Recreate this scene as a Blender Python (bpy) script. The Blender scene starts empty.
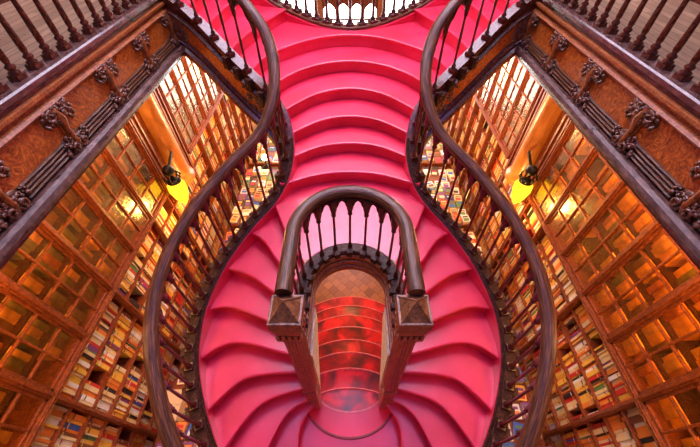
import bpy, math, random
from mathutils import Vector, Matrix
from mathutils.bvhtree import BVHTree
random.seed(7)
R = .175                    # one riser
EYE = 35*R                  # eye height above the ground floor
def Z(k): return EYE-k*R    # level k risers below the eye
C = bpy.context.scene.collection
PI = math.pi

# ------------------------------------------------------------------ materials
def spec(m, v): m.node_tree.nodes['Principled BSDF'].inputs['Specular IOR Level'].default_value = v
def newmat(name):
    m = bpy.data.materials.new(name); m.use_nodes = True
    nt = m.node_tree; b = nt.nodes['Principled BSDF']
    return m, nt, b
def ramp(nt, cols):
    r = nt.nodes.new('ShaderNodeValToRGB')
    el = r.color_ramp.elements
    while len(el) < len(cols): el.new(.5)
    for e, (p, c) in zip(el, cols): e.position = p; e.color = (*c, 1)
    return r
def wood(name, c0, c1, c2, rough=.35, scale=(6,6,6), ns=4., dist=1.5, bump=.25, coat=.3, attr=None):
    m, nt, b = newmat(name)
    tc = nt.nodes.new('ShaderNodeTexCoord'); mp = nt.nodes.new('ShaderNodeMapping')
    mp.inputs['Scale'].default_value = scale
    no = nt.nodes.new('ShaderNodeTexNoise'); no.inputs['Scale'].default_value = ns
    no.inputs['Detail'].default_value = 8; no.inputs['Distortion'].default_value = dist
    no.inputs['Roughness'].default_value = .65
    r = ramp(nt, [(.32, c0), (.5, c1), (.68, c2)])
    if attr:
        an = nt.nodes.new('ShaderNodeAttribute'); an.attribute_name = attr; nt.links.new(an.outputs['Vector'], mp.inputs['Vector'])
    else: nt.links.new(tc.outputs['Object'], mp.inputs['Vector'])
    nt.links.new(mp.outputs[0], no.inputs['Vector'])
    nt.links.new(no.outputs['Fac'], r.inputs[0]); nt.links.new(r.outputs[0], b.inputs['Base Color'])
    bp = nt.nodes.new('ShaderNodeBump'); bp.inputs['Strength'].default_value = bump; bp.inputs['Distance'].default_value = .01
    nt.links.new(no.outputs['Fac'], bp.inputs['Height']); nt.links.new(bp.outputs[0], b.inputs['Normal'])
    b.inputs['Roughness'].default_value = rough; b.inputs['Coat Weight'].default_value = coat; b.inputs['Coat Roughness'].default_value = .2
    return m
M = {}
M['rail'] = wood('dark handrail wood', (.03,.009,.004), (.12,.04,.016), (.36,.13,.04), .3, (2,40,1), 2.2, .8, .5, .06, 'grain')
M['dark'] = wood('dark carved wood', (.010,.003,.002), (.05,.014,.007), (.17,.055,.02), .42, (1,1,1), 38, 1.2, .7, .05)
spec(M['dark'], .2); spec(M['rail'], .35)
M['mahog'] = wood('mahogany', (.03,.005,.003), (.1,.016,.006), (.24,.048,.018), .25, (2,2,2), 14, 1, .3, .2); spec(M['mahog'], .4)
M['burl'] = wood('orange burl panel', (.1,.016,.003), (.48,.1,.012), (.85,.26,.035), .3, (1,1,1), 9, 4.5, .3, .5)
M['oak'] = wood('orange brown casework', (.07,.012,.003), (.2,.038,.008), (.38,.09,.018), .38, (3,3,2), 9, 1.5, .3, .15)
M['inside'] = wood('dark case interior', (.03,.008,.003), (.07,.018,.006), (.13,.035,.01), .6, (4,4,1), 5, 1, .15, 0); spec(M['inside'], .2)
M['orange'] = wood('orange moulding wood', (.14,.03,.007), (.36,.09,.018), (.62,.2,.045), .35, (1,1,1), 30, 1.5, .4)
M['carve'] = wood('carved bracket wood', (.02,.005,.003), (.13,.035,.012), (.45,.15,.05), .28, (1,1,1), 55, 1, .5, .5)
M['capb'] = wood('newel cap wood', (.07,.022,.008), (.27,.09,.028), (.5,.2,.07), .35, (1,1,1), 26, 1, .3, .1)
def boards():
    m, nt, b = newmat('gallery floorboards')
    tc = nt.nodes.new('ShaderNodeTexCoord'); mp = nt.nodes.new('ShaderNodeMapping'); mp.inputs['Rotation'].default_value = (0,0,PI/2)
    br = nt.nodes.new('ShaderNodeTexBrick'); br.inputs['Scale'].default_value = 1; br.inputs['Brick Width'].default_value = 1.3; br.inputs['Row Height'].default_value = .115
    br.inputs['Color1'].default_value = (.5,.31,.17,1); br.inputs['Color2'].default_value = (.3,.17,.09,1); br.inputs['Mortar'].default_value = (.03,.015,.01,1); br.inputs['Mortar Size'].default_value = .005
    no = nt.nodes.new('ShaderNodeTexNoise'); no.inputs['Scale'].default_value = 5; no.inputs['Detail'].default_value = 8
    m2 = nt.nodes.new('ShaderNodeMapping'); m2.inputs['Scale'].default_value = (12,1,1)
    r = ramp(nt, [(.3,(.5,.45,.42)),(.7,(1.1,1.05,1))]); mx = nt.nodes.new('ShaderNodeMixRGB'); mx.blend_type = 'MULTIPLY'; mx.inputs[0].default_value = 1
    L = nt.links.new; L(tc.outputs['Object'], mp.inputs[0]); L(mp.outputs[0], br.inputs[0]); L(tc.outputs['Object'], m2.inputs[0]); L(m2.outputs[0], no.inputs[0]); L(no.outputs['Fac'], r.inputs[0])
    L(br.outputs[0], mx.inputs[1]); L(r.outputs[0], mx.inputs[2]); L(mx.outputs[0], b.inputs['Base Color']); b.inputs['Roughness'].default_value = .4
    return m
M['floorwood'] = boards()
M['unused_floor'] = wood('gallery floorboards', (.1,.055,.035), (.25,.15,.095), (.42,.28,.18), .45, (9,1,1), 5, .6, .2, .1)

def red_mat():
    m, nt, b = newmat('red painted stair')
    tc = nt.nodes.new('ShaderNodeTexCoord')
    no = nt.nodes.new('ShaderNodeTexNoise'); no.inputs['Scale'].default_value = 2.2; no.inputs['Detail'].default_value = 7
    r = ramp(nt, [(.3, (.72,.012,.045)), (.55, (.85,.022,.075)), (.75, (.9,.04,.11))])
    nt.links.new(tc.outputs['Object'], no.inputs['Vector']); nt.links.new(no.outputs['Fac'], r.inputs[0])
    # fine scuffs
    n2 = nt.nodes.new('ShaderNodeTexNoise'); n2.inputs['Scale'].default_value = 45; n2.inputs['Detail'].default_value = 6
    r2 = ramp(nt, [(.0, (.6,.6,.6)), (.42, (1,1,1)), (.7, (1,1,1))])
    mx = nt.nodes.new('ShaderNodeMixRGB'); mx.blend_type = 'MULTIPLY'; mx.inputs[0].default_value = .5
    nt.links.new(tc.outputs['Object'], n2.inputs['Vector']); nt.links.new(n2.outputs['Fac'], r2.inputs[0])
    nt.links.new(r.outputs[0], mx.inputs[1]); nt.links.new(r2.outputs[0], mx.inputs[2])
    nt.links.new(mx.outputs[0], b.inputs['Base Color'])
    b.inputs['Roughness'].default_value = .42
    b.inputs['Coat Weight'].default_value = .6; b.inputs['Coat Roughness'].default_value = .2
    bp = nt.nodes.new('ShaderNodeBump'); bp.inputs['Strength'].default_value = .12; bp.inputs['Distance'].default_value = .01
    nt.links.new(no.outputs['Fac'], bp.inputs['Height']); nt.links.new(bp.outputs[0], b.inputs['Normal'])
    return m
M['red'] = red_mat()
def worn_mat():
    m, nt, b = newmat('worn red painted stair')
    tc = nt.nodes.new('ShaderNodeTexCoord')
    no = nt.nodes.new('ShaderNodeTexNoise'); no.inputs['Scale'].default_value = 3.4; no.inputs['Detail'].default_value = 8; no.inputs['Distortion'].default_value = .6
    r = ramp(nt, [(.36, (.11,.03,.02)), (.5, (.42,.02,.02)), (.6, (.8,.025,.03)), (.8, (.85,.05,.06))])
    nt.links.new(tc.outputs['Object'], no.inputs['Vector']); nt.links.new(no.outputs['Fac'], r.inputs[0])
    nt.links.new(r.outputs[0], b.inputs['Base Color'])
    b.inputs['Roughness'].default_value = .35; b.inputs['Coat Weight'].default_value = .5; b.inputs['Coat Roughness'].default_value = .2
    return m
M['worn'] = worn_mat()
def plain(name, col, rough=.5, metal=0, var=.25, ns=20):
    m, nt, b = newmat(name)
    tc = nt.nodes.new('ShaderNodeTexCoord')
    no = nt.nodes.new('ShaderNodeTexNoise'); no.inputs['Scale'].default_value = ns; no.inputs['Detail'].default_value = 5
    a = tuple(max(0, c*(1-var)) for c in col); d = tuple(min(1, c*(1+var)) for c in col)
    r = ramp(nt, [(.3, a), (.7, d)])
    nt.links.new(tc.outputs['Object'], no.inputs['Vector']); nt.links.new(no.outputs['Fac'], r.inputs[0])
    nt.links.new(r.outputs[0], b.inputs['Base Color'])
    b.inputs['Roughness'].default_value = rough; b.inputs['Metallic'].default_value = metal
    return m
M['nosing'] = plain('pale step edge', (.85,.2,.2), .3)  # paler red than the treads, for the step edges
M['riser_shade'] = plain('dark red riser shade', (.3,.008,.02), .4)  # darkened red: shade of the disc riser put into the colour
M['cream'] = plain('cream painted panel', (.88,.8,.6), .5)
M['wall'] = plain('ochre plaster', (.5,.3,.12), .8)
M['iron'] = plain('black iron', (.015,.012,.01), .4, .6)
M['pages'] = plain('page edges', (.75,.6,.35), .8, 0, .15, 60)
M['card'] = plain('cardboard', (.72,.5,.24), .7, 0, .08, 6)
M['tan'] = plain('tan leather', (.6,.28,.07), .6, 0, .35, 14)
def emit(name, col, s):
    m = bpy.data.materials.new(name); m.use_nodes = True; nt = m.node_tree
    nt.nodes.clear(); e = nt.nodes.new('ShaderNodeEmission'); o = nt.nodes.new('ShaderNodeOutputMaterial')
    e.inputs[0].default_value = (*col, 1); e.inputs[1].default_value = s
    nt.links.new(e.outputs[0], o.inputs[0]); return m
M['daylight'] = emit('daylit frosted window', (1,.97,.93), 9)
M['skyglass'] = emit('daylit skylight glass', (.86,.76,1), 15)
M['bluegl'] = emit('blue violet stained glass', (.36,.3,1), 3)
M['lamp'] = emit('yellow lamp glass', (1,.5,.015), 3.2)
M['bulb'] = emit('warm bulb', (1,.75,.3), 25)
def glass_mat():
    m = bpy.data.materials.new('old cabinet glass'); m.use_nodes = True; nt = m.node_tree
    nt.nodes.clear(); o = nt.nodes.new('ShaderNodeOutputMaterial')
    t = nt.nodes.new('ShaderNodeBsdfTransparent'); t.inputs[0].default_value = (.92,.84,.6,1)
    g = nt.nodes.new('ShaderNodeBsdfGlossy'); g.inputs['Roughness'].default_value = .22; g.inputs[0].default_value = (1,.95,.8,1)
    lw = nt.nodes.new('ShaderNodeLayerWeight'); lw.inputs[0].default_value = .5
    fr = nt.nodes.new('ShaderNodeMapRange'); fr.interpolation_type = 'SMOOTHSTEP'; fr.inputs[1].default_value = .2; fr.inputs[2].default_value = 1.0; fr.inputs[3].default_value = .03; fr.inputs[4].default_value = .55; nt.links.new(lw.outputs['Facing'], fr.inputs[0])
    tc = nt.nodes.new('ShaderNodeTexCoord')
    no = nt.nodes.new('ShaderNodeTexNoise'); no.inputs['Scale'].default_value = 14; no.inputs['Detail'].default_value = 4
    bp = nt.nodes.new('ShaderNodeBump'); bp.inputs['Strength'].default_value = .5; bp.inputs['Distance'].default_value = .01
    mx = nt.nodes.new('ShaderNodeMixShader')
    nt.links.new(tc.outputs['Object'], no.inputs['Vector']); nt.links.new(no.outputs['Fac'], bp.inputs['Height'])
    nt.links.new(bp.outputs[0], g.inputs['Normal'])
    nt.links.new(fr.outputs[0], mx.inputs[0]); nt.links.new(t.outputs[0], mx.inputs[1]); nt.links.new(g.outputs[0], mx.inputs[2])
    nt.links.new(mx.outputs[0], o.inputs[0]); return m
M['glass'] = glass_mat()
def parquet():
    m, nt, b = newmat('herringbone parquet')
    tc = nt.nodes.new('ShaderNodeTexCoord'); mp = nt.nodes.new('ShaderNodeMapping'); mp.inputs['Rotation'].default_value = (0,0,PI/4)
    br = nt.nodes.new('ShaderNodeTexBrick'); br.inputs['Scale'].default_value = 3
    br.inputs['Color1'].default_value = (.42,.17,.05,1); br.inputs['Color2'].default_value = (.2,.08,.03,1); br.inputs['Mortar'].default_value = (.05,.02,.01,1)
    br.inputs['Mortar Size'].default_value = .01; br.inputs['Brick Width'].default_value = .5; br.inputs['Row Height'].default_value = .5
    nt.links.new(tc.outputs['Object'], mp.inputs['Vector']); nt.links.new(mp.outputs[0], br.inputs['Vector'])
    nt.links.new(br.outputs[0], b.inputs['Base Color']); b.inputs['Roughness'].default_value = .35
    return m
M['parquet'] = parquet()
BOOKCOL = {'cream': (.8,.62,.3), 'yellow': (.85,.5,.06), 'orange': (.8,.24,.03), 'red': (.6,.03,.02), 'brown': (.22,.08,.03),
           'green': (.1,.22,.06), 'blue': (.04,.12,.45), 'black': (.02,.016,.014), 'white': (.85,.8,.68), 'purple': (.22,.06,.2)}
for n, c in BOOKCOL.items(): M['bk_'+n] = plain(n+' book cover', c, .5, 0, .12, 8)
TANS = {'tan': (.62,.25,.045), 'orange': (.8,.27,.03), 'brown': (.2,.075,.02), 'olive': (.2,.14,.035), 'russet': (.45,.1,.02)}
for n, c in TANS.items(): M['tn_'+n] = plain(n+' leather binding', c, .6, 0, .35, 12)

# ------------------------------------------------------------------ mesh helpers
class MB:
    def __init__(s): s.v = []; s.f = []; s.m = []; s.sm = []; s.g = {}
    def add(s, v, f, mi=0, smooth=False):
        o = len(s.v); s.v += [tuple(x) for x in v]
        for q in f: s.f.append([i+o for i in q]); s.m.append(mi); s.sm.append(smooth)
    def box(s, x0, x1, y0, y1, z0, z1, mi=0, mat=None):
        v = [Vector((x, y, z)) for x in (x0, x1) for y in (y0, y1) for z in (z0, z1)]
        if mat: v = [mat @ p for p in v]
        s.add(v, [(0,1,3,2),(4,6,7,5),(0,4,5,1),(2,3,7,6),(0,2,6,4),(1,5,7,3)], mi)
    def lathe(s, prof, c=(0,0,0), n=12, mi=0, mat=None, smooth=True):
        v = []; f = []
        for r, z in prof:
            for i in range(n):
                a = 2*PI*i/n; p = Vector((c[0]+r*math.cos(a), c[1]+r*math.sin(a), c[2]+z))
                v.append(mat @ p if mat else p)
        for j in range(len(prof)-1):
            for i in range(n): f.append((j*n+i, j*n+(i+1)%n, (j+1)*n+(i+1)%n, (j+1)*n+i))
        s.add(v, f, mi, smooth)
        s.add(v[:n], [tuple(reversed(range(n)))], mi); s.add(v[-n:], [tuple(range(n))], mi)
    def sweep(s, prof, path, mi=0, closed=False, smooth=False, caps=True, zs=None):
        # prof: (a,b): a across (to the left-hand normal of travel), b up.  path: Vectors
        n = len(path); k = len(prof); v = []; o0 = len(s.v); arc = 0; pl = [0]
        for q, w in zip(prof, prof[1:]): pl.append(pl[-1]+math.hypot(q[0]-w[0], q[1]-w[1]))
        for i, p in enumerate(path):
            if i: arc += (p-path[i-1]).length
            for j in range(k): s.g[o0+i*k+j] = (arc, pl[j], 0)
            a = path[(i-1) % n if closed else max(i-1, 0)]; b = path[(i+1) % n if closed else min(i+1, n-1)]
            t = Vector((b.x-a.x, b.y-a.y, 0)); t.normalize(); nn = Vector((-t.y, t.x, 0))
            for q in prof: v.append(p+nn*q[0]+Vector((0, 0, q[1])))
        f = []
        for i in range(n if closed else n-1):
            for j in range(k): f.append((i*k+j, i*k+(j+1) % k, ((i+1) % n)*k+(j+1) % k, ((i+1) % n)*k+j))
        s.add(v, f, mi, smooth)
        if caps and not closed:
            s.add(v[:k], [tuple(reversed(range(k)))], mi); s.add(v[-k:], [tuple(range(k))], mi)
    def tube(s, pts, rad, n=8, mi=0, up=None):
        v = []; f = []; N = len(pts)
        for i, p in enumerate(pts):
            a = pts[max(i-1, 0)]; b = pts[min(i+1, N-1)]; t = (b-a).normalized()
            u = Vector((0,0,1)) if abs(t.z) < .9 else Vector((1,0,0))
            x = t.cross(u).normalized(); y = t.cross(x)
            r = rad[i] if isinstance(rad, (list, tuple)) else rad
            for j in range(n):
                w = 2*PI*j/n; v.append(p+x*r*math.cos(w)+y*r*math.sin(w))
        for i in range(N-1):
            for j in range(n): f.append((i*n+j, i*n+(j+1) % n, (i+1)*n+(j+1) % n, (i+1)*n+j))
        s.add(v, f, mi, True); s.add(v[:n], [tuple(range(n))], mi); s.add(v[-n:], [tuple(reversed(range(n)))], mi)
    def blob(s, c, r, mi=0, n=7, mat=None):
        pr = []
        for j in range(n+1):
            a = PI*j/n; pr.append((max(.0005, math.sin(a)), -math.cos(a)))
        mt = Matrix.Translation(c) @ Matrix.Diagonal((r[0], r[1], r[2], 1))
        if mat: mt = mat @ mt
        s.lathe(pr, n=8, mi=mi, mat=mt)
    def data(s, name, mats):
        me = bpy.data.meshes.new(name); me.from_pydata(s.v, [], s.f)
        for m in (mats if isinstance(mats, (list, tuple)) else [mats]): me.materials.append(m)
        for p, mi, sm in zip(me.polygons, s.m, s.sm): p.material_index = mi; p.use_smooth = sm
        import bmesh
        bm = bmesh.new(); bm.from_mesh(me); bmesh.ops.recalc_face_normals(bm, faces=bm.faces); bm.to_mesh(me); bm.free()
        if s.g:
            at = me.attributes.new('grain', 'FLOAT_VECTOR', 'POINT')
            for i in range(len(me.vertices)): at.data[i].vector = s.g.get(i, tuple(me.vertices[i].co))
        me.update(); return me
    def build(s, name, mats, parent=None, bevel=0):
        o = bpy.data.objects.new(name, s.data(name, mats)); C.objects.link(o)
        if parent: o.parent = parent
        if bevel:
            b = o.modifiers.new('bevel', 'BEVEL'); b.width = bevel; b.segments = 2; b.limit_method = 'ANGLE'
        return o
def tag(o, label=None, cat=None, group=None, kind=None):
    if label: o['label'] = label
    if cat: o['category'] = cat
    if group: o['group'] = group
    if kind: o['kind'] = kind
    return o
def empty(name, loc, label, cat, group=None):
    o = bpy.data.objects.new(name, None); C.objects.link(o); o.location = loc; o.empty_display_size = .1
    return tag(o, label, cat, group)
def place(o, parent, loc=None):     # keep world placement of a mesh built in world coords under an empty
    o.parent = parent; o.matrix_parent_inverse = Matrix.Identity(4)
    o.location = Vector(loc if loc else (0,0,0))-parent.location
    return o
def cr(pts, n):                    # catmull-rom resample
    P = [Vector(p) for p in pts]; P = [P[0]*2-P[1]]+P+[P[-1]*2-P[-2]]; out = []
    for i in range(1, len(P)-2):
        for j in range(n):
            t = j/n; a, b, c, d = P[i-1], P[i], P[i+1], P[i+2]
            out.append(.5*((2*b)+(-a+c)*t+(2*a-5*b+4*c-d)*t*t+(-a+3*b-3*c+d)*t**3))
    out.append(P[-2]); return out
def walk(path, step, start=0, end=0, exact=True):   # points at equal arc length (xy); returns (point, tangent)
    L = [0]
    for a, b in zip(path, path[1:]): L.append(L[-1]+math.hypot(b.x-a.x, b.y-a.y))
    tot = L[-1]-start-end; n = max(1, round(tot/step)); out = []
    for i in range(n+1):
        s = start+tot*i/n
        k = max(j for j in range(len(L)) if L[j] <= s+1e-9); k = min(k, len(path)-2)
        t = (s-L[k])/(L[k+1]-L[k]); tv = path[k+1]-path[k]
        out.append((path[k].lerp(path[k+1], t), Vector((tv.x, tv.y, 0)).normalized()))
    return out
def mir(o, parent=None, label=None):   # mirrored copy across x = 0 (mesh data mirrored too)
    me = o.data.copy()
    for v in me.vertices: v.co.x = -v.co.x
    me.flip_normals()
    c = bpy.data.objects.new(o.name.split('.')[0], me); C.objects.link(c)
    for md in o.modifiers:
        if md.type == 'BEVEL':
            b = c.modifiers.new('bevel', 'BEVEL'); b.width = md.width; b.segments = md.segments; b.limit_method = 'ANGLE'
    return c
SOLID = []      # occluders for the visibility test
# ------------------------------------------------------------------ setting
def struct(name, mb, m): return tag(mb.build(name, m), kind='structure')
b = MB(); b.box(-3.6, 3.6, -2.6, 11.3, -.12, 0); struct('floor', b, M['parquet'])
b = MB(); b.box(-3.72, -3.6, -2.6, 11.3, -.12, Z(6)-.2); struct('wall_left', b, M['wall'])
b = MB(); b.box(3.6, 3.72, -2.6, 11.3, -.12, Z(6)-.2); struct('wall_right', b, M['wall'])
b = MB(); b.box(-3.6, 3.6, -2.72, -2.6, -.12, Z(6)-.2); struct('wall_back', b, M['wall'])
# far wall with three openings
b = MB(); Y0 = 11.0
zt = 3.75
holes = [(-3.2,-1.02,.5,4.3), (-.82,.82,.3,4.3), (1.02,3.2,.5,4.3)]
b.box(-3.6, 3.6, Y0, Y0+.3, 4.3, 9.5)
b.box(-3.6, -3.2, Y0, Y0+.3, 0, 4.3); b.box(-1.02, -.82, Y0, Y0+.3, 0, 4.3); b.box(.82, 1.02, Y0, Y0+.3, 0, 4.3); b.box(3.2, 3.6, Y0, Y0+.3, 0, 4.3)
b.box(-3.2, -1.02, Y0, Y0+.3, 0, .5); b.box(-.82, .82, Y0, Y0+.3, 0, .3); b.box(1.02, 3.2, Y0, Y0+.3, 0, .5)
struct('wall_front', b, M['oak'])
for i, (x0, x1, z0, z1) in enumerate(holes):
    w = empty('window_%d' % (i+1), ((x0+x1)/2, Y0+.1, z0), None, None); w['kind'] = 'structure'
    g = MB(); g.box(x0, x1, Y0+.2, Y0+.22, z0, z1); place(g.build('window_glass', M['daylight']), w)
    fr = MB(); t = .035
    fr.box(x0, x0+t, Y0+.1, Y0+.17, z0, z1); fr.box(x1-t, x1, Y0+.1, Y0+.17, z0, z1); fr.box(x0, x1, Y0+.1, Y0+.17, z1-t, z1); fr.box(x0, x1, Y0+.1, Y0+.17, z0, z0+t)
    if i == 1:
        n = 4
        fr.box(x0, x1, Y0+.1, Y0+.17, 2.93, 2.98)
        for j in range(1, n): fr.box(x0+(x1-x0)*j/n-.022, x0+(x1-x0)*j/n+.022, Y0+.1, Y0+.17, z0, z1)
        for j in range(n):   # pointed lights
            a0 = x0+(x1-x0)*j/n; a1 = x0+(x1-x0)*(j+1)/n; K = 10; v = []
            for q in range(K+1):
                t2 = q/K; x = abs(2*t2-1); zz = 3.06+.3*math.sqrt(max(0, 1-((x+.6)/1.6)**2))/math.sqrt(1-(.6/1.6)**2)
                v += [(a0+(a1-a0)*t2, Y0+.12, zz), (a0+(a1-a0)*t2, Y0+.12, z1)]
            fr.add(v, [(2*q, 2*q+2, 2*q+3, 2*q+1) for q in range(K)])
            fr.add([(x, y+.03, z) for x, y, z in v], [(2*q, 2*q+2, 2*q+3, 2*q+1) for q in range(K)])
    else:
        fr.box(x0, x1, Y0+.1, Y0+.17, 1.9, 1.94); pass
        fr.box((x0+x1)/2-.02, (x0+x1)/2+.02, Y0+.1, Y0+.17, z0, 1.9)
    place(fr.build('window_frame', M['mahog']), w)
# gallery floors, and the wall behind them
GX = 2.34
for sx, nm in ((-1, 'left'), (1, 'right')):
    b = MB(); xa, xb = sorted((sx*GX, sx*4.6)); b.box(xa, xb, -2.6, 10.98, Z(6)-.16, Z(6))
    for i in range(14):     # board gaps
        x = sx*(2.55+i*.14)
    o = struct('floor', b, M['floorwood']); SOLID.append(o)
    b = MB(); xa, xb = sorted((sx*4.6, sx*4.7)); b.box(xa, xb, -2.6, 10.98, Z(6)-.16, Z(6)+.9); struct('wall_'+nm, b, M['wall'])
    b = MB(); xa, xb = sorted((sx*3.86, sx*4.59)); b.box(xa, xb, -2.2, 10.9, Z(6), Z(6)+.16); xa, xb = sorted((sx*3.82, sx*4.59)); b.box(xa, xb, -2.2, 10.9, Z(6)+.16, Z(6)+.2)
    tag(b.build('baseboard_'+nm, M['mahog'], bevel=.01), kind='structure')

# ------------------------------------------------------------------ staircase steps
stair = empty('staircase', (0, 1.2, 0), 'red painted double staircase whose two curved arms meet in one wide central flight', 'staircase')
def steplike(name, front, back, k, mat='red', thick=R+.045, nose=True, mirror=False):
    """front/back: lists of (x,y) running outer->inner; tread at level k between them"""
    F = [Vector((x, y, 0)) for x, y in front]; B = [Vector((x, y, 0)) for x, y in back]
    n = 24
    def rs(P):
        w = walk(P, 1e9) if False else None
        L = [0]
        for a, c in zip(P, P[1:]): L.append(L[-1]+(c-a).length)
        out = []
        for i in range(n+1):
            s = L[-1]*i/n; q = min(max(j for j in range(len(L)) if L[j] <= s+1e-9), len(P)-2)
            out.append(P[q].lerp(P[q+1], (s-L[q])/max(1e-9, L[q+1]-L[q])))
        return out
    F = rs(F); B = rs(B); z = Z(k); mb = MB()
    m = len(F); v = []
    zf = z-.036
    for a, c in zip(F, B):
        v += [(a.x, a.y, z), (c.x, c.y, z), (c.x, c.y, z-thick), (a.x, a.y, z-thick)]
    f = []
    for i in range(m-1):
        for j in range(4): f.append((i*4+j, i*4+(j+1) % 4, (i+1)*4+(j+1) % 4, (i+1)*4+j))
    f += [(3,2,1,0), tuple((m-1)*4+j for j in range(4))]
    mb.add(v, f)
    if nose:
        # rounded nosing pushed downhill
        D = []
        for i in range(m):
            t = F[min(i+1, m-1)]-F[max(i-1, 0)]; t.normalize(); nn = Vector((-t.y, t.x, 0))
            d = F[i]-B[i]
            if nn.dot(d) < 0: nn = -nn
            D.append(nn)
        # keep orientation consistent
        ref = D[m//2]
        prof = [(-.02, -.002), (.018, 0.001), (.03, -.006), (.036, -.018), (.03, -.03), (.018, -.038), (-.02, -.038)]
        v = []; kk = len(prof)
        for i in range(m):
            for a, h in prof: v.append(F[i]+D[i]*a+Vector((0,0,z+h)))
        f = []
        for i in range(m-1):
            for j in range(kk): f.append((i*kk+j, i*kk+(j+1) % kk, (i+1)*kk+(j+1) % kk, (i+1)*kk+j))
        f += [tuple(range(kk)), tuple((m-1)*kk+j for j in range(kk))]
        mb.add(v, f, 1, True)
    o = mb.build(name, [M[mat], M[mat]]); SOLID.append(o)
    place(o, stair); res = [o]
    if mirror:
        c = mir(o); place(c, stair); SOLID.append(c); res.append(c)
    return res
def cv(*p, n=8): return [(v.x, v.y) for v in cr([(a, c, 0) for a, c in p], n)]
Rn = {16: cv((-.97,2.95),(-.80,2.55),(-.66,2.25),(-.46,1.93)),
      17: cv((-1.31,2.60),(-1.02,2.42),(-.80,2.12),(-.46,1.74)),
      18: cv((-1.56,2.17),(-1.16,2.05),(-.83,1.82),(-.46,1.55)),
      19: cv((-1.72,1.67),(-1.36,1.74),(-.9,1.57),(-.46,1.37)),
      20: cv((-1.70,1.14),(-1.44,1.35),(-1.18,1.40),(-.76,1.30),(-.46,1.22)),
      21: cv((-1.54,.66),(-1.33,.92),(-1.10,1.09),(-.65,1.14),(-.44,1.11)),
      22: cv((-1.33,.34),(-1.14,.68),(-.92,.90),(-.53,1.02),(-.42,1.03)),
      23: cv((-1.05,.02),(-.88,.48),(-.70,.82),(-.42,.98)),
      24: cv((-.63,-.17),(-.58,.3),(-.58,.7),(-.42,.97))}
for k in range(24, 16, -1):
    steplike('step', Rn[k], Rn[k-1], k, mirror=True)
# landing (level 25) around the sunk disc
disc = [(math.sin(a)*.57, 1.09-math.cos(a)*.48) for a in [(-PI/2-.15)+i*(PI+.3)/24 for i in range(25)]]
landF = cv((-.63,.9),(-.60,.5),(-.60,.3),(-.64,-.25)); 
outer = [(-.60,1.02),(-.62,.7),(-.62,.3),(-.66,-.2),(-.35,-.3),(0,-.32),(.35,-.3),(.66,-.2),(.62,.3),(.62,.7),(.60,1.02)]
steplike('landing', [(x, y) for x, y in disc], outer, 25, nose=False, thick=.3)
mb = MB(); mb.sweep([(-.016,-.02),(-.016,.004),(-.008,.009),(.008,.009),(.016,.004),(.016,-.02)], [Vector((x, y, Z(25))) for x, y in disc]); place(mb.build('riser_shade_strip', M['riser_shade']), stair)  # raised strip carrying the painted riser shade
inn = [(math.sin(a)*.40, 1.12-math.cos(a)*.21) for a in [(-PI/2)+i*PI/24 for i in range(25)]]
steplike('step', inn, [(x*1.03, y-.02) for x, y in disc], 26, nose=False, thick=.2)
mb = MB(); mb.sweep([(-.01,-.02),(-.01,.004),(.01,.004),(.01,-.02)], [Vector((x, y, Z(26))) for x, y in inn]); place(mb.build('step_edge', M['nosing']), stair)
# lower flight, rising towards the eye
lowY = {27:1.20, 28:1.51, 29:1.805, 30:2.075, 31:2.375, 32:2.67, 33:2.96, 34:3.25}
def hw(k): return .41+.045*(k-27)
def arcf(k, ext=0):
    w = hw(k); sag = .07+.018*(k-27)
    return [(w*t, lowY[k]-sag*t*t) for t in [-1+2*i/16 for i in range(17)]]
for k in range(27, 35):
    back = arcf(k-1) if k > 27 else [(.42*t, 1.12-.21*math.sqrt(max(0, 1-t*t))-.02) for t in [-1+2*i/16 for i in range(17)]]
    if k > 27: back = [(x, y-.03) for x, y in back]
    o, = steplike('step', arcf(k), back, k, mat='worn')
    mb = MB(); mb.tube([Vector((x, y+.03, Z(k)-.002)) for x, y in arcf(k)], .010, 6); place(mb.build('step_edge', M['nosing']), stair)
# central flight
Nn = {15: cv((-.86,3.0),(-.4,3.20),(0,3.25),(.4,3.20),(.86,3.0)),
      14: cv((-.80,3.28),(-.4,3.55),(0,3.63),(.4,3.55),(.80,3.28)),
      13: cv((-.82,3.52),(-.4,3.89),(0,4.00),(.4,3.89),(.82,3.52)),
      12: cv((-.90,3.78),(-.47,4.27),(0,4.44),(.47,4.27),(.90,3.78)),
      11: cv((-1.10,3.95),(-.85,4.45),(-.46,4.80),(0,4.93),(.46,4.80),(.85,4.45),(1.10,3.95)),
      10: cv((-1.28,4.06),(-1.16,4.6),(-.87,5.0),(-.45,5.33),(0,5.44),(.45,5.33),(.87,5.0),(1.16,4.6),(1.28,4.06))}
# bridge tread, level 16: ring around the arched opening up to riser 15
ain = [(-.46,1.93)]+[(-.46*math.cos(a), 1.62+.50*math.sin(a)) for a in [PI*.22+i*PI*.56/14 for i in range(15)]]+[(.46,1.93)]
fr = list(reversed([(x, y) for x, y in Rn[16]]))
fr = [(x, y) for x, y in Rn[16]]+ain[1:-1]+[(-x, y) for x, y in reversed(Rn[16])]
def slab(name, poly, z, thick, mat='red'):
    import bmesh
    bm = bmesh.new(); vs = [bm.verts.new((x, y, z)) for x, y in poly]; f = bm.faces.new(vs)
    r = bmesh.ops.extrude_face_region(bm, geom=[f]); bmesh.ops.translate(bm, vec=(0,0,-thick), verts=[g for g in r['geom'] if isinstance(g, bmesh.types.BMVert)])
    bmesh.ops.triangulate(bm, faces=bm.faces); bmesh.ops.recalc_face_normals(bm, faces=bm.faces)
    me = bpy.data.meshes.new(name); bm.to_mesh(me); bm.free(); me.materials.append(M[mat])
    o = bpy.data.objects.new(name, me); C.objects.link(o); SOLID.append(o); return o
back = [(x, y+.03) for x, y in reversed(Nn[15])]
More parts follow.
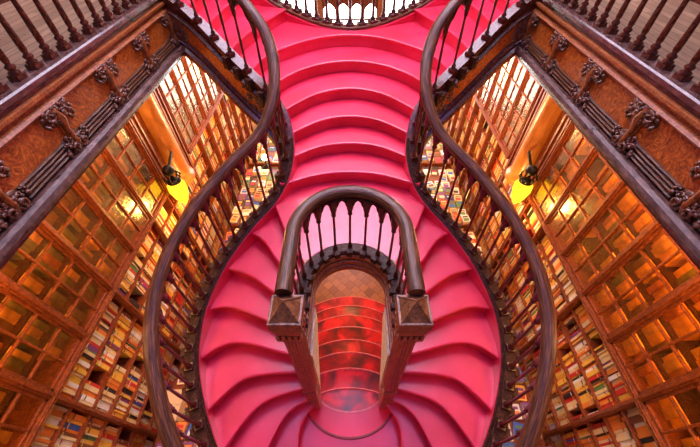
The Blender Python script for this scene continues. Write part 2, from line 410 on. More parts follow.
o = place(slab('landing', fr+back, Z(16), R+.03), stair)
for sx in (-1, 1):     # nosing on both sides of the bridge landing
    P = [Vector((x*-sx, y, Z(16)-.018)) for x, y in Rn[16]]
    mb = MB(); mb.tube(P, .02, 8); place(mb.build('step_edge', M['red']), stair)
for k in range(15, 10, -1):
    steplike('step', Nn[k], [(x, y+.03) for x, y in Nn[k-1]], k)
# half landing level 10 + splitting flights
Sb = {9: cv((-1.56,4.28),(-1.45,4.95),(-1.27,5.5),(-1.05,6.1)),
      8: cv((-1.90,4.52),(-1.87,5.2),(-1.82,5.8),(-1.78,6.35)),
      7: cv((-2.12,4.7),(-2.14,5.2),(-2.12,5.8),(-2.1,6.4)),
      6: cv((-2.36,4.7),(-2.36,5.2),(-2.36,5.8),(-2.36,6.45))}
half = [(x, y) for x, y in Nn[10]]
S9 = Sb[9]
poly = half+[(-x, y) for x, y in S9][0:]+[(.48,5.84),(0,5.68),(-.48,5.84)]+[(x, y) for x, y in reversed(S9)]
o = place(slab('landing', poly, Z(10), R+.03), stair)
P = [Vector((x, y, Z(10)-.018)) for x, y in Nn[10]]
mb = MB(); mb.tube(P, .022, 8); place(mb.build('step_edge', M['red']), stair)
for k in (9, 8, 7): steplike('step', Sb[k], Sb[k-1], k, mirror=True)

# ------------------------------------------------------------------ curving balustrades
CT = [(-2.36,4.78,6.05),(-2.12,4.74,6.5),(-1.83,4.57,7.4),(-1.49,4.30,8.4),(-1.21,4.08,9.4),(-.98,3.93,10.4),(-.81,3.76,11.4),(-.725,3.55,12.4),(-.70,3.30,13.4),(-.755,3.05,14.4),
      (-.90,2.82,15.4),(-1.2,2.48,16.4),(-1.45,2.07,17.4),(-1.59,1.61,18.4),(-1.58,1.16,19.4),(-1.42,.71,20.4),(-1.22,.36,21.4),(-.95,.06,22.4),(-.6,-.14,23.3),(-.2,-.22,24),(0,-.22,24.1)]
curb = cr([(x, y, Z(k)-(.05 if k > 8 else 0)) for x, y, k in CT], 8)
# travelling from the gallery down: outside (well side) is on the right hand -> negative a
def inv(P, d):      # offset path
    out = []
    for i, p in enumerate(P):
        t = P[min(i+1, len(P)-1)]-P[max(i-1, 0)]; t = Vector((t.x, t.y, 0)).normalized(); out.append(p+Vector((-t.y, t.x, 0))*d)
    return out
OUT = -1
def outside(d): return inv(curb, OUT*d)
def stair_baluster():
    pr = [(.030,0),(.030,.035),(.018,.045),(.026,.06),(.013,.085),(.0115,.2),(.014,.36),(.0115,.52),(.013,.60),(.026,.63),(.018,.65),(.032,.70),(.036,.80)]
    mb = MB(); mb.lathe(pr, n=10); mb.box(-.034,.034,-.034,.034,-.01,.03)
    return mb.data('baluster', M['mahog_d'])
M['mahog_d'] = wood('dark red turned wood', (.03,.006,.004), (.085,.016,.008), (.17,.04,.015), .3, (2,2,2), 9, 1, .2, .5)
SB = stair_baluster()
def tracery(mb, P0, P1, top, drop=.22, th=.045, K=14):
    """pointed arch web between two baluster points; P in rail underside coords"""
    d = P1-P0; t = Vector((d.x, d.y, 0)).normalized(); n = Vector((-t.y, t.x, 0))*th/2
    v = []
    for q in range(K+1):
        u = q/K; x = abs(2*u-1)
        g = math.sqrt(max(0, 1-((x+.7)/1.7)**2))/math.sqrt(1-(.7/1.7)**2)
        dr = .018+drop*(1-g)
        if .35 < x < .65: dr += .022
        p = P0.lerp(P1, u)
        v += [p+n, p-n, p-n-Vector((0,0,dr)), p+n-Vector((0,0,dr))]
    f = []
    for q in range(K):
        for j in range(4): f.append((q*4+j, q*4+(j+1) % 4, q*4+4+(j+1) % 4, q*4+4+j))
    f += [(0,1,2,3), tuple(K*4+j for j in (3,2,1,0))]
    mb.add(v, f)
RAILP = [(a*.82, c*.9) for a, c in [(-.07,-.02),(-.075,.012),(-.058,.04),(-.03,.056),(0,.06),(.03,.056),(.058,.04),(.075,.012),(.07,-.02),(.045,-.045),(-.045,-.045)]]
def side_balustrade(sx):
    side = 'left' if sx < 0 else 'right'
    T = empty('balustrade', (sx*1.3, 1.6, 0), 'dark wooden balustrade sweeping in an S along the %s side of the red stairs' % side, 'balustrade')
    def fl(P): return [Vector((p.x*(-sx), p.y, p.z)) for p in P]
    o_ = OUT*(-1 if sx > 0 else 1)
    # curb (string)
    mb = MB(); w = .15
    a0, a1 = -o_*.005, o_*w
    prof = [(0,-.42),(0,-.035),(a0,-.03),(a0,-.006),(a0+o_*.012,.0),(a0+o_*.03,-.012),(a0+o_*.045,0),(a1-o_*.02,.0),(a1,-.015),(a1,-.07),(a1+o_*.012,-.08),(a1+o_*.012,-.12),(a1,-.13),(a1,-.40),(a1+o_*.015,-.42)]
    mb.sweep(prof, fl(curb[40:]))
    smb = mb
    # skirting strip painted red on the stair side
    mb = MB(); mb.sweep([(-o_*.012,-.40),(-o_*.012,-.02),(-o_*.002,-.012),(-o_*.002,-.40)], fl(curb[30:])); place(mb.build('skirting', M['red']), T)
    # deep carved front where the string turns to the gallery
    mb = MB(); w2 = .13
    prof = [(0,-.60),(0,0),(o_*w2,0),(o_*w2,-.07),(o_*(w2-.02),-.09),(o_*(w2-.02),-.13),(o_*(w2+.03),-.15),(o_*(w2+.03),-.175),(o_*(w2-.01),-.19),(o_*(w2-.01),-.44),(o_*(w2+.03),-.47),(o_*(w2+.03),-.52),(o_*(w2+.07),-.54),(o_*(w2+.07),-.62),(0,-.64)]
    mb.sweep(prof, fl(curb[:60])); fa = place(mb.build('fascia', M['mahog']), T); SOLID.append(fa)
    mb = MB(); mb.sweep([(o_*(w2-.012),-.43),(o_*(w2-.012),-.20),(o_*(w2+.002),-.21),(o_*(w2+.002),-.42)], fl(curb[2:56])); place(mb.build('panel', M['burl']), T)
    # carved foliage along the ends of that panel
    mb = MB(); rr = random.Random(3)
    for lo, hi, cnt in ((3,10,70),(30,56,150)):
        for i in range(cnt):
            q = rr.uniform(lo, hi); k = int(q); p = curb[k].lerp(curb[k+1], q-k); t = curb[k+1]-curb[k]; t.z = 0; t.normalize(); n = Vector((-t.y, t.x, 0))*OUT
            p = p+n*(w2+.005)+Vector((0,0,-rr.uniform(.19,.46))); p.x *= -sx
            r_ = rr.uniform(.012,.028); mb.blob(p, (r_*1.2, r_*.9, r_*rr.uniform(.5,1.3)), n=5)
    place(mb.build('carved_foliage', M['carve']), T)
    # carved blocks on the outer edge of the string
    base = fl(outside(.085)); hr = .70
    bp = walk(base, .175, 1.05, .6)
    mb = smb
    for p, t in bp:
        n = Vector((-t.y, t.x, 0))*o_
        M4 = Matrix((( t.x, n.x, 0, p.x),(t.y, n.y, 0, p.y),(0,0,1,p.z),(0,0,0,1)))
        mb.box(-.045,.045,.02,.10,-.16,-.02, mat=M4); mb.blob(Vector((0,.10,-.07)), (.03,.02,.04), n=5, mat=M4)
    st = place(mb.build('string_board', M['dark']), T); SOLID.append(st)
    allp = walk(base[:41], .27, .02, 0)[:-1]+walk(base[40:], .175, 0, .3)
    for p, t in allp:
        ob = bpy.data.objects.new('baluster', SB); C.objects.link(ob); place(ob, T, p); ob.rotation_euler.z = math.atan2(t.y, t.x); ob.scale = (1.15, 1.15, 1.03)
    mb = MB()
    for (p, t), (q, u) in zip(allp, allp[1:]):
        tracery(mb, p+Vector((0,0,.825)), q+Vector((0,0,.825)), 0)
    place(mb.build('tracery', M['dark']), T)
    mb = MB(); mb.sweep(RAILP, [p+Vector((0,0,.86)) for p in base], smooth=True)
    h = place(mb.build('handrail', M['rail']), T); SOLID.append(h)
    return T
for sx in (-1, 1): side_balustrade(sx)

# ------------------------------------------------------------------ central arched balustrade with its two newels
CB = empty('balustrade', (0, 1.0, Z(25)), 'arched dark wooden balustrade over the lower flight, with two square newel posts', 'balustrade')
def archpath(rx, ry, y0, ys, z, n=24):
    P = [Vector((-rx, y, z)) for y in [y0+(ys-y0)*i/6 for i in range(6)]]
    P += [Vector((-rx*math.cos(a), ys+ry*math.sin(a), z)) for a in [PI*i/n for i in range(n+1)]]
    P += [Vector((rx, y, z)) for y in [ys-(ys-y0)*(i+1)/6 for i in range(6)]]
    return P
zc = Z(15.35)
# travelling left leg -> top -> right leg : left-hand normal points outward
ap = archpath(.455, .46, 1.03, 1.60, zc)
mb = MB()
mb.sweep([(-.06,-.05),(-.06,-.012),(-.045,0),(.055,0),(.07,-.015),(.07,-.06),(.05,-.08),(-.04,-.08)], ap)
ab = walk(ap, .158, .05, .05)
for p, t in ab:       # dentil blocks under the curb edge
    n = Vector((-t.y, t.x, 0)); M4 = Matrix(((t.x, n.x, 0, p.x),(t.y, n.y, 0, p.y),(0,0,1,p.z),(0,0,0,1)))
    mb.box(-.03,.03,-.085,-.02,-.06,.012, mat=M4)
place(mb.build('curb', M['dark'], bevel=.004), CB)
# nested arch mouldings inside the opening
mb = MB()
for (a, z1, z0, w) in ((-.075,-.05,-.10,.06),(-.06,-.10,-.13,.08),(-.085,-.13,-.20,.06),(-.10,-.20,-.23,.10),(-.09,-.23,-.29,.07)):
    mb.sweep([(a, z0),(a, z1),(a+w, z1),(a+w, z0)], ap)
o = place(mb.build('arch_moulding', M['orange'], bevel=.005), CB); SOLID.append(o)
mb = MB()
lo = [Vector((p.x, p.y, 0)) for p in ap]
mb.sweep([(-.03, Z(16.9)),(-.03, zc-.06),(.05, zc-.06),(.05, Z(16.9))], lo); place(mb.build('opening_lining', M['dark']), CB)
# inner strings beside the treads, down each leg
for sx in (-1, 1):
    mb = MB(); xa, xb = sorted((sx*.40, sx*.47)); 
    P = [(1.0,Z(26.2)),(1.0,zc-.05),(1.66,zc-.05),(1.95,zc-.06),(1.95,Z(17.6)),(1.6,Z(20))]
    v = [(x, y, z) for x in (xa, xb) for y, z in P]; n = len(P)
    mb.add(v, [tuple(reversed(range(n))), tuple(range(n, 2*n))]+[(i, (i+1) % n, n+(i+1) % n, n+i) for i in range(n)])
    o = place(mb.build('inner_string', M['orange']), CB); SOLID.append(o)
    mb = MB(); x0, x1 = sorted((sx*.365, sx*.402))
    P = [(1.12,Z(25)),(1.12,Z(18.2)),(1.3,Z(17.9)),(1.6,Z(17.9)),(1.6,Z(19.5)),(1.35,Z(22))]
    v = [(x, y, z) for x in (x0, x1) for y, z in P]; n = len(P)
    mb.add(v, [tuple(reversed(range(n))), tuple(range(n, 2*n))]+[(i, (i+1) % n, n+(i+1) % n, n+i) for i in range(n)])
    place(mb.build('cream_panel', M['cream']), CB)
AB = MB(); AB.lathe([(.026,0),(.026,.03),(.014,.045),(.022,.06),(.012,.09),(.013,.3),(.0115,.5),(.012,.52),(.026,.545),(.018,.56),(.036,.64),(.042,.76)], n=10)
AB = AB.data('baluster', M['mahog_d'])
hz_ = Z(10.9)-zc-.04-.02
for p, t in ab[1:-1]:
    ob = bpy.data.objects.new('baluster', AB); C.objects.link(ob); place(ob, CB, p); ob.scale.z = hz_/.76
mb = MB()
for (p, t), (q, u) in zip(ab, ab[1:]): tracery(mb, p+Vector((0,0,hz_+.01)), q+Vector((0,0,hz_+.01)), 0, drop=.2, th=.05)
place(mb.build('tracery', M['dark']), CB)
ah = archpath(.45, .475, 1.09, 1.62, Z(10.9)-.02, 32)
mb = MB(); mb.sweep([(a*.95, c*1.0) for a, c in RAILP], ah, smooth=True); o = place(mb.build('handrail', M['rail']), CB); SOLID.append(o)
for sx in (-1, 1):
    nx = sx*.425; ny = .99; zt = Z(10.95); zb = Z(25)
    mb = MB(); H_ = zt-zb
    mb.box(nx-.064,nx+.064,ny-.064,ny+.064,zb-.05,zt-.12)
    mb.box(nx-.072,nx+.072,ny-.072,ny+.072,zb-.05,zb+.25); mb.box(nx-.07,nx+.07,ny-.07,ny+.07,zb+.25,zb+.30)
    mb.box(nx-.075,nx+.075,ny-.075,ny+.075,zb+.62,zb+.66)
    for i in range(4):
        for fx in (-1, 1):  # fluted strips on each face
            mb.box(nx-.045+i*.026, nx-.036+i*.026+.007, ny+fx*.064-.008, ny+fx*.064+.008, zb+.68, zt-.42)
            mb.box(nx+fx*.064-.008, nx+fx*.064+.008, ny-.045+i*.026, ny-.036+i*.026+.007, zb+.68, zt-.42)
    o = place(mb.build('newel_post', M['orange'], CB, bevel=.005), CB); o['label'] = 'square fluted newel post with pyramid cap'; SOLID.append(o)
    mb = MB(); mb.box(nx-.095,nx+.095,ny-.095,ny+.095,zt-.36,zt-.33)
    for i in range(5):
        for j in range(5):
            if i in (0,4) or j in (0,4): mb.box(nx-.095+i*.042, nx-.07+i*.042, ny-.095+j*.042, ny-.07+j*.042, zt-.33, zt-.27)
    mb.box(nx-.09,nx+.09,ny-.09,ny+.09,zt-.27,zt-.2)
    c = mb.build('newel_capital', M['orange'], bevel=.003); c.parent = o
    mb = MB(); mb.box(nx-.1,nx+.1,ny-.1,ny+.1,zt-.20,zt-.14); mb.box(nx-.11,nx+.11,ny-.11,ny+.11,zt-.14,zt-.05)
    s_ = .122; t_ = zt-.05
    s2 = .095
    mb.add([(nx-s2,ny-s2,t_),(nx+s2,ny-s2,t_),(nx+s2,ny+s2,t_),(nx-s2,ny+s2,t_),(nx,ny,t_+.12)], [(0,1,4),(1,2,4),(2,3,4),(3,0,4),(3,2,1,0)])
    for qx in (-1, 1):
        for qy in (-1, 1): mb.tube([Vector((nx+qx*s2, ny+qy*s2, t_+.002)), Vector((nx, ny, t_+.12))], .006, 6)
    c = mb.build('newel_cap', M['capb'], bevel=.006); c.parent = o

# ------------------------------------------------------------------ guard rail at the back of the half landing
gp = cr([(-2.34,6.5,Z(6)+.12),(-2.1,6.45,Z(6.6)+.12),(-1.75,6.36,Z(7.6)+.12),(-1.35,6.2,Z(8.8)+.1),(-1.0,6.05,Z(9.5)+.08),(-.48,5.76,Z(9.95)+.06),(0,5.60,Z(10)+.05),(.48,5.76,Z(9.95)+.06),(1.0,6.05,Z(9.5)+.08),(1.35,6.2,Z(8.8)+.1),(1.75,6.36,Z(7.6)+.12),(2.1,6.45,Z(6.6)+.12),(2.34,6.5,Z(6)+.12)], 8)
GR = empty('balustrade', (0, 5.8, Z(10)), 'curved dark balustrade across the top of the central flight, before the bright windows', 'balustrade')
mb = MB(); mb.sweep([(-.03,-.3),(-.03,-.012),(-.02,0),(.12,0),(.14,-.02),(.14,-.07),(.12,-.09),(.12,-.3)], gp); o = place(mb.build('curb', M['rail'], bevel=.004), GR); SOLID.append(o)
mb = MB(); mb.sweep([(-.042,-.34),(-.042,-.06),(-.028,-.04),(-.028,-.34)], gp); place(mb.build('skirting', M['red']), GR)
gb = walk(inv(gp, .06), .19, .05, .05)
for p, t in gb:
    ob = bpy.data.objects.new('baluster', SB); C.objects.link(ob); place(ob, GR, p); ob.scale = (1.8, 1.8, 1); ob.rotation_euler.z = math.atan2(t.y, t.x)
mb = MB(); mb.sweep(RAILP, [p+Vector((0,0,.835)) for p in inv(gp, .06)], smooth=True); place(mb.build('handrail', M['rail']), GR)
mb = MB()
for (p, t), (q, u) in zip(gb, gb[1:]): tracery(mb, p+Vector((0,0,.80)), q+Vector((0,0,.80)), 0)
place(mb.build('tracery', M['dark']), GR)

# ------------------------------------------------------------------ sides of the lower flight
for sx in (-1, 1):
    side = 'left' if sx < 0 else 'right'
    T = empty('stair_side_panel', (sx*.6, 2.2, 0), 'cream panelled low parapet along the %s edge of the lower flight' % side, 'parapet')
    P = []
    for k in range(27, 35): P.append(Vector((sx*(hw(k)+.035), lowY[k]-.08, Z(k)+.02)))
    P = [Vector((sx*.45, 1.1, Z(26.4)))]+P
    o_ = -1 if sx > 0 else 1
    mb = MB(); mb.sweep([(-.025,-.9),(-.025,.28),(.025,.28),(.025,-.9)], P); place(mb.build('panel', M['cream']), T)
    mb = MB(); mb.sweep([(-.04,.28),(-.045,.31),(0,.335),(.045,.31),(.04,.28)], P, smooth=True); place(mb.build('coping', M['dark']), T)
    mb = MB(); x = sx*.79; y = 3.3
    mb.box(x-.05,x+.05,y-.05,y+.05,0,.95); mb.lathe([(.05,.95),(.075,.98),(.075,1.02),(.04,1.05),(.07,1.1),(.09,1.16),(.06,1.22),(.02,1.27)], (x,y,0))
    for i in range(8):
        a = i*PI/4; mb.tube([Vector((x, y, 1.1)), Vector((x+.1*math.cos(a), y+.1*math.sin(a), 1.14)), Vector((x+.13*math.cos(a), y+.13*math.sin(a), 1.2))], [.02,.015,.006], 6)
    place(mb.build('end_post', M['iron']), T)

# ------------------------------------------------------------------ gallery fronts and gallery balustrades
def gallery(sx):
    side = 'left' if sx < 0 else 'right'
    ya, yb = -1.6, 4.72
    T = empty('gallery_front', (sx*2.3, 1.5, Z(9)), 'carved orange and brown wooden front of the %s gallery floor' % side, 'panelling')
    P = [Vector((sx*2.34, ya, 0)), Vector((sx*2.34, yb, 0))]
    s_ = sx   # left-hand normal of +y travel is -x ; inward (towards x=0) is -a for sx<0
    def pr(lst): return [((q if sx > 0 else -q), z) for q, z in lst]
    t = EYE
    mb = MB(); mb.sweep(pr([(-.0,t-1.22),(-.0,t-1.13),(.02,t-1.13),(.06,t-1.14),(.06,t-1.165),(.03,t-1.18),(.03,t-1.205),(.05,t-1.215),(.065,t-1.235),(.05,t-1.255),(.02,t-1.26)]), P); place(mb.build('cornice', M['orange']), T)
    mb = MB(); mb.sweep(pr([(0,t-1.62),(0,t-1.24),(.03,t-1.24),(.03,t-1.62)]), P); o = place(mb.build('panel', M['burl']), T); SOLID.append(o)
    mb = MB()
    ys = [1.54-.765*2, 1.54-.765, 1.54, 2.305, 3.07, 3.83, 4.6]; ys = [-.76]+ys
    for a, c in zip(ys, ys[1:]):
        for j in range(4):
            z = t-1.50-.028*j; Q = [Vector((sx*2.34, a+.12, 0)), Vector((sx*2.34, c-.12, 0))]
            mb.sweep(pr([(.02,z-.018),(.045+.006*j,z-.016),(.052+.006*j,z-.006),(.045+.006*j,z+.003),(.02,z+.004)]), Q)
    place(mb.build('reeded_moulding', M['rail']), T)
    mb = MB(); mb.sweep(pr([(-.05,t-1.73),(-.05,t-1.62),(.10,t-1.615),(.135,t-1.63),(.15,t-1.66),(.145,t-1.69),(.12,t-1.70),(.12,t-1.725),(.09,t-1.735)]), P); o = place(mb.build('bottom_beam', M['beam']), T); SOLID.append(o)
    for i, y in enumerate(ys):
        br = bpy.data.objects.new('carved_bracket', BR); C.objects.link(br); place(br, T, (sx*2.34, y, t-1.24)); br.scale.x = -sx
    # balustrade
    G = empty('balustrade', (sx*2.4, 1.5, Z(6)), 'straight red-brown turned balustrade on the %s gallery' % side, 'balustrade')
    P2 = [Vector((sx*2.34, ya, 0)), Vector((sx*2.34, yb+.06, 0))]
    mb = MB(); mb.sweep(pr([(-.13,t-1.13),(-.13,t-1.055),(-.12,t-1.045),(.04,t-1.045),(.055,t-1.055),(.055,t-1.09),(.03,t-1.11),(.03,t-1.13)]), P2); o = place(mb.build('curb', M['beam']), G); SOLID.append(o)
    y = 2.14-.19*14
    while y < 4.7:
        ob = bpy.data.objects.new('baluster', GB); C.objects.link(ob); place(ob, G, (sx*2.395, y, t-1.045)); y += .19
    mb = MB(); mb.sweep([(a, c+t-.2) for a, c in RAILP], [Vector((sx*2.395, ya, 0)), Vector((sx*2.395, yb+.05, 0))], smooth=True); place(mb.build('handrail', M['rail']), G)
    mb = MB(); mb.box(sx*2.395-.05, sx*2.395+.05, 4.76, 4.86, t-1.045, t-.12); mb.lathe([(.05,0),(.07,.02),(.06,.06),(.02,.09)], (sx*2.395, 4.81, t-.12)); place(mb.build('newel_post', M['mahog'], bevel=.005), G)
M['beam'] = wood('waxed dark beam', (.05,.02,.014), (.12,.055,.04), (.22,.11,.08), .25, (3,1,3), 8, 1, .2, .6)
gbm = MB(); gbm.box(-.04,.04,-.04,.04,0,.035)
gbm.lathe([(.036,.035),(.040,.05),(.022,.062),(.034,.08),(.034,.09),(.018,.105),(.024,.13),(.0235,.2),(.018,.4),(.0175,.6),(.02,.66),(.03,.68),(.02,.7),(.03,.74),(.03,.81)], n=14)
GB = gbm.data('baluster', M['mahog'])
# scrolled bracket (faces +x)
bk = MB(); rr = random.Random(11)
def spiral(cy, cz, r0, turns, dirn, a0, x=.05, tk=.016):
    pts = []; rad = []
    for i in range(22):
        q = i/21; a = a0+dirn*q*turns*2*PI; r_ = r0*(1-q*.8); pts.append(Vector((x+.02*q, cy+r_*math.cos(a), cz+r_*math.sin(a)))); rad.append(tk*(1-q*.4))
    bk.tube(pts, rad, 6)
spiral(-.06,-.06,.05,1.3,1,0); spiral(.06,-.06,.05,1.3,-1,PI); spiral(-.05,-.33,.045,1.3,-1,0,.07); spiral(.05,-.33,.045,1.3,1,PI,.07)
bk.tube([Vector((.05,0,-.02)),Vector((.07,0,-.1)),Vector((.05,0,-.2)),Vector((.065,0,-.3)),Vector((.055,0,-.365))], [.02,.03,.022,.024,.016], 8, 1)
for i in range(170):
    top = rr.random() < .55
    y = rr.gauss(0, .085 if top else .075); z = rr.gauss(-.065, .035) if top else rr.gauss(-.31, .035); s = rr.uniform(.009,.02)
    y = max(-.15, min(.15, y)); z = max(-.37, min(-.005, z))
    bk.blob(Vector((.035+rr.random()*.04, y, z)), (s*.8, s*1.2, s), n=5)
bk.box(0,.042,-.04,.04,-.37,0,1)
bk.lathe([(.001,0),(.10,.0),(.16,.012),(.16,.03),(.08,.04),(.001,.04)], n=14, mat=Matrix.Translation((0,0,-.075)) @ Matrix.Rotation(PI/2,4,'Y') @ Matrix.Diagonal((.5,1,1,1)))
bk.lathe([(.001,0),(.10,.0),(.155,.012),(.155,.03),(.08,.04),(.001,.04)], n=14, mat=Matrix.Translation((0,0,-.31)) @ Matrix.Rotation(PI/2,4,'Y') @ Matrix.Diagonal((.5,1,1,1)))
BR = bk.data('carved_bracket', [M['carve'], M['orange']])
for sx in (-1, 1): gallery(sx)

# ------------------------------------------------------------------ bookcases
CASE = 2.6
def area(name, loc, rot, sx_, sy_, e, col):
    l = bpy.data.lights.new(name, 'AREA'); l.shape = 'RECTANGLE'; l.size = sx_; l.size_y = sy_; l.energy = e; l.color = col
    o = bpy.data.objects.new(name, l); C.objects.link(o); o.location = loc; o.rotation_euler = rot; return o
BO = [[], [], []]      # open-shelf books, glazed-case volumes, table books
def bookcase(sx, y0, n, pitch, divs, far):
    side = 'left' if sx < 0 else 'right'
    T = empty('bookcase', (sx*3.3, y0, 0), ('tall orange-brown bookcase with glazed doors, %s wall, %s' % (side, 'beyond the lamp pilaster' if far else 'nearest the viewer')), 'bookcase')
    X = 3.0; xb = 3.34; y1 = y0+n*pitch
    def bx(mb, xa, xc, *a): p, q = sorted((sx*xa, sx*xc)); mb.box(p, q, *a)
    zB = EYE-(3.56 if sx < 0 else 3.68); top = EYE-1.80
    mb = MB(); bx(mb, xb-.012, xb-.001, y0+.03, y1-.03, .1, top); place(mb.build('back_board', M['inside']), T)
    mb = MB(); bx(mb, xb, xb+.03, y0, y1, 0, top); bx(mb, X, xb, y0, y0+.03, 0, top); bx(mb, X, xb, y1-.03, y1, 0, top); bx(mb, X-.02, xb, y0, y1, top, top+.04); bx(mb, X, xb, y0, y1, 0, .1)
    o = place(mb.build('case_body', M['oak']), T)
    mb = MB(); bx(mb, X-.05, xb, y0, y1, zB-.03, zB+.03); bx(mb, X-.065, X, y0, y1, zB+.0, zB+.018); bx(mb, X-.065, X, y0, y1, zB-.028, zB-.015); place(mb.build('middle_rail', M['oak'], bevel=.003), T)
    rows = []
    z = zB-.03
    while z > .25:
        z2 = max(z-.345, .10); rows.append((z2+.02, z)); z = z2
    for (za, zb) in rows[:]:
        mb = MB(); bx(mb, X+.0, xb, y0+.03, y1-.03, za-.02, za); place(mb.build('shelf', M['oak']), T)
    dy = []
    for j in range(0, n+1):
        y = y0+j*pitch
        if j in divs:
            mb = MB(); bx(mb, X-.045, xb, y-.03, y+.03, 0.0, zB); bx(mb, X-.06, X-.04, y-.015, y+.015, 0, zB); place(mb.build('upright', M['oak'], bevel=.004), T); dy.append(y)
        mb = MB(); bx(mb, X-.045, X+.03, y-.032, y+.032, zB+.03, top); bx(mb, X-.06, X-.04, y-.012, y+.012, zB+.03, top)
        place(mb.build('stile', M['oak'], bevel=.004), T)
    edges = [y0+.03]+dy+[y1-.03]
    segs = [(a, c) for a, c in zip(edges, edges[1:]) if c-a > .2]
    rz = [zB+.03+.33*i for i in range(6)]; rz = [q for q in rz if q < top-.1]+[top]
    for q in rz[1:]:
        ln = y1-y0-.2
        area('cabinet_fill', (sx*(X+.035), (y0+y1)/2, q-.03), (0, sx*math.radians(-62), 0), .02, ln, CASE*(.62 if sx < 0 else 1)*ln, (1,.48,.12))  # added fill strips, brighten the volumes behind the glass
    for q in rz[1:-1]:
        mb = MB(); bx(mb, X+.04, xb, y0+.03, y1-.03, q-.012, q+.008); place(mb.build('shelf', M['inside']), T)
    for j in range(n):
        a, c = y0+j*pitch+.032, y0+(j+1)*pitch-.032
        mb = MB(); xf, xr = X-.025, X+.005; w = .028
        bx(mb, xf, xr, a, a+w, rz[0], top); bx(mb, xf, xr, c-w, c, rz[0], top); bx(mb, xf, xr, a, c, rz[0], rz[0]+w*1.2); bx(mb, xf, xr, a, c, top-w, top)
        cols = 2
        for i in range(1, cols): m_ = a+(c-a)*i/cols; bx(mb, xf, xr, m_-.009, m_+.009, rz[0], top)
        for q in rz[1:-1]: bx(mb, xf, xr, a, c, q-.010, q+.010)
        d = place(mb.build('door', M['oak'], bevel=.003), T)
        g = MB(); bx(g, X-.006, X-.002, a+.01, c-.01, rz[0]+.01, top-.01); g = g.build('glass_pane', M['glass']); g.parent = d
    for ri, (za, zb) in enumerate(rows):
        for si, (a, c) in enumerate(segs):
            y = a+.035; i = 0
            while y < c-.06:
                if random.random() < .03: y += random.uniform(.05,.18); continue
                t = random.choice([.016,.022,.028,.034,.042,.052]); h = min(zb-za-.035, random.uniform(.22,.3)); dp = random.uniform(.14,.2)
                BO[0].append(dict(sx=sx, far=far, row=ri, seg=si, i=i, y=y+t/2, z=za, t=t, h=h, d=dp, x=X+.03+random.uniform(0,.03), lean=(0), T=T)); y += t+.002; i += 1
    for ri, (za, zb) in enumerate(zip(rz, rz[1:])):
        for j in range(n*2):
            a = y0+j*pitch/2+.03; c = a+pitch/2-.04; y = a; i = 0
            if random.random() < .06: continue
            while y < c-.05:
                t = random.uniform(.05,.11); t = min(t, c-y); h = min(zb-za-.04, random.uniform(.25,.3))
                if random.random() < .95: BO[1].append(dict(sx=sx, far=far, row=ri, seg=j, i=i, y=y+t/2, z=za+.01, t=t-.004, h=h, d=random.uniform(.15,.2), x=X+.08+random.uniform(0,.05), lean=0, T=T))
                y += t; i += 1
    return T
LOWZ = EYE-3.9
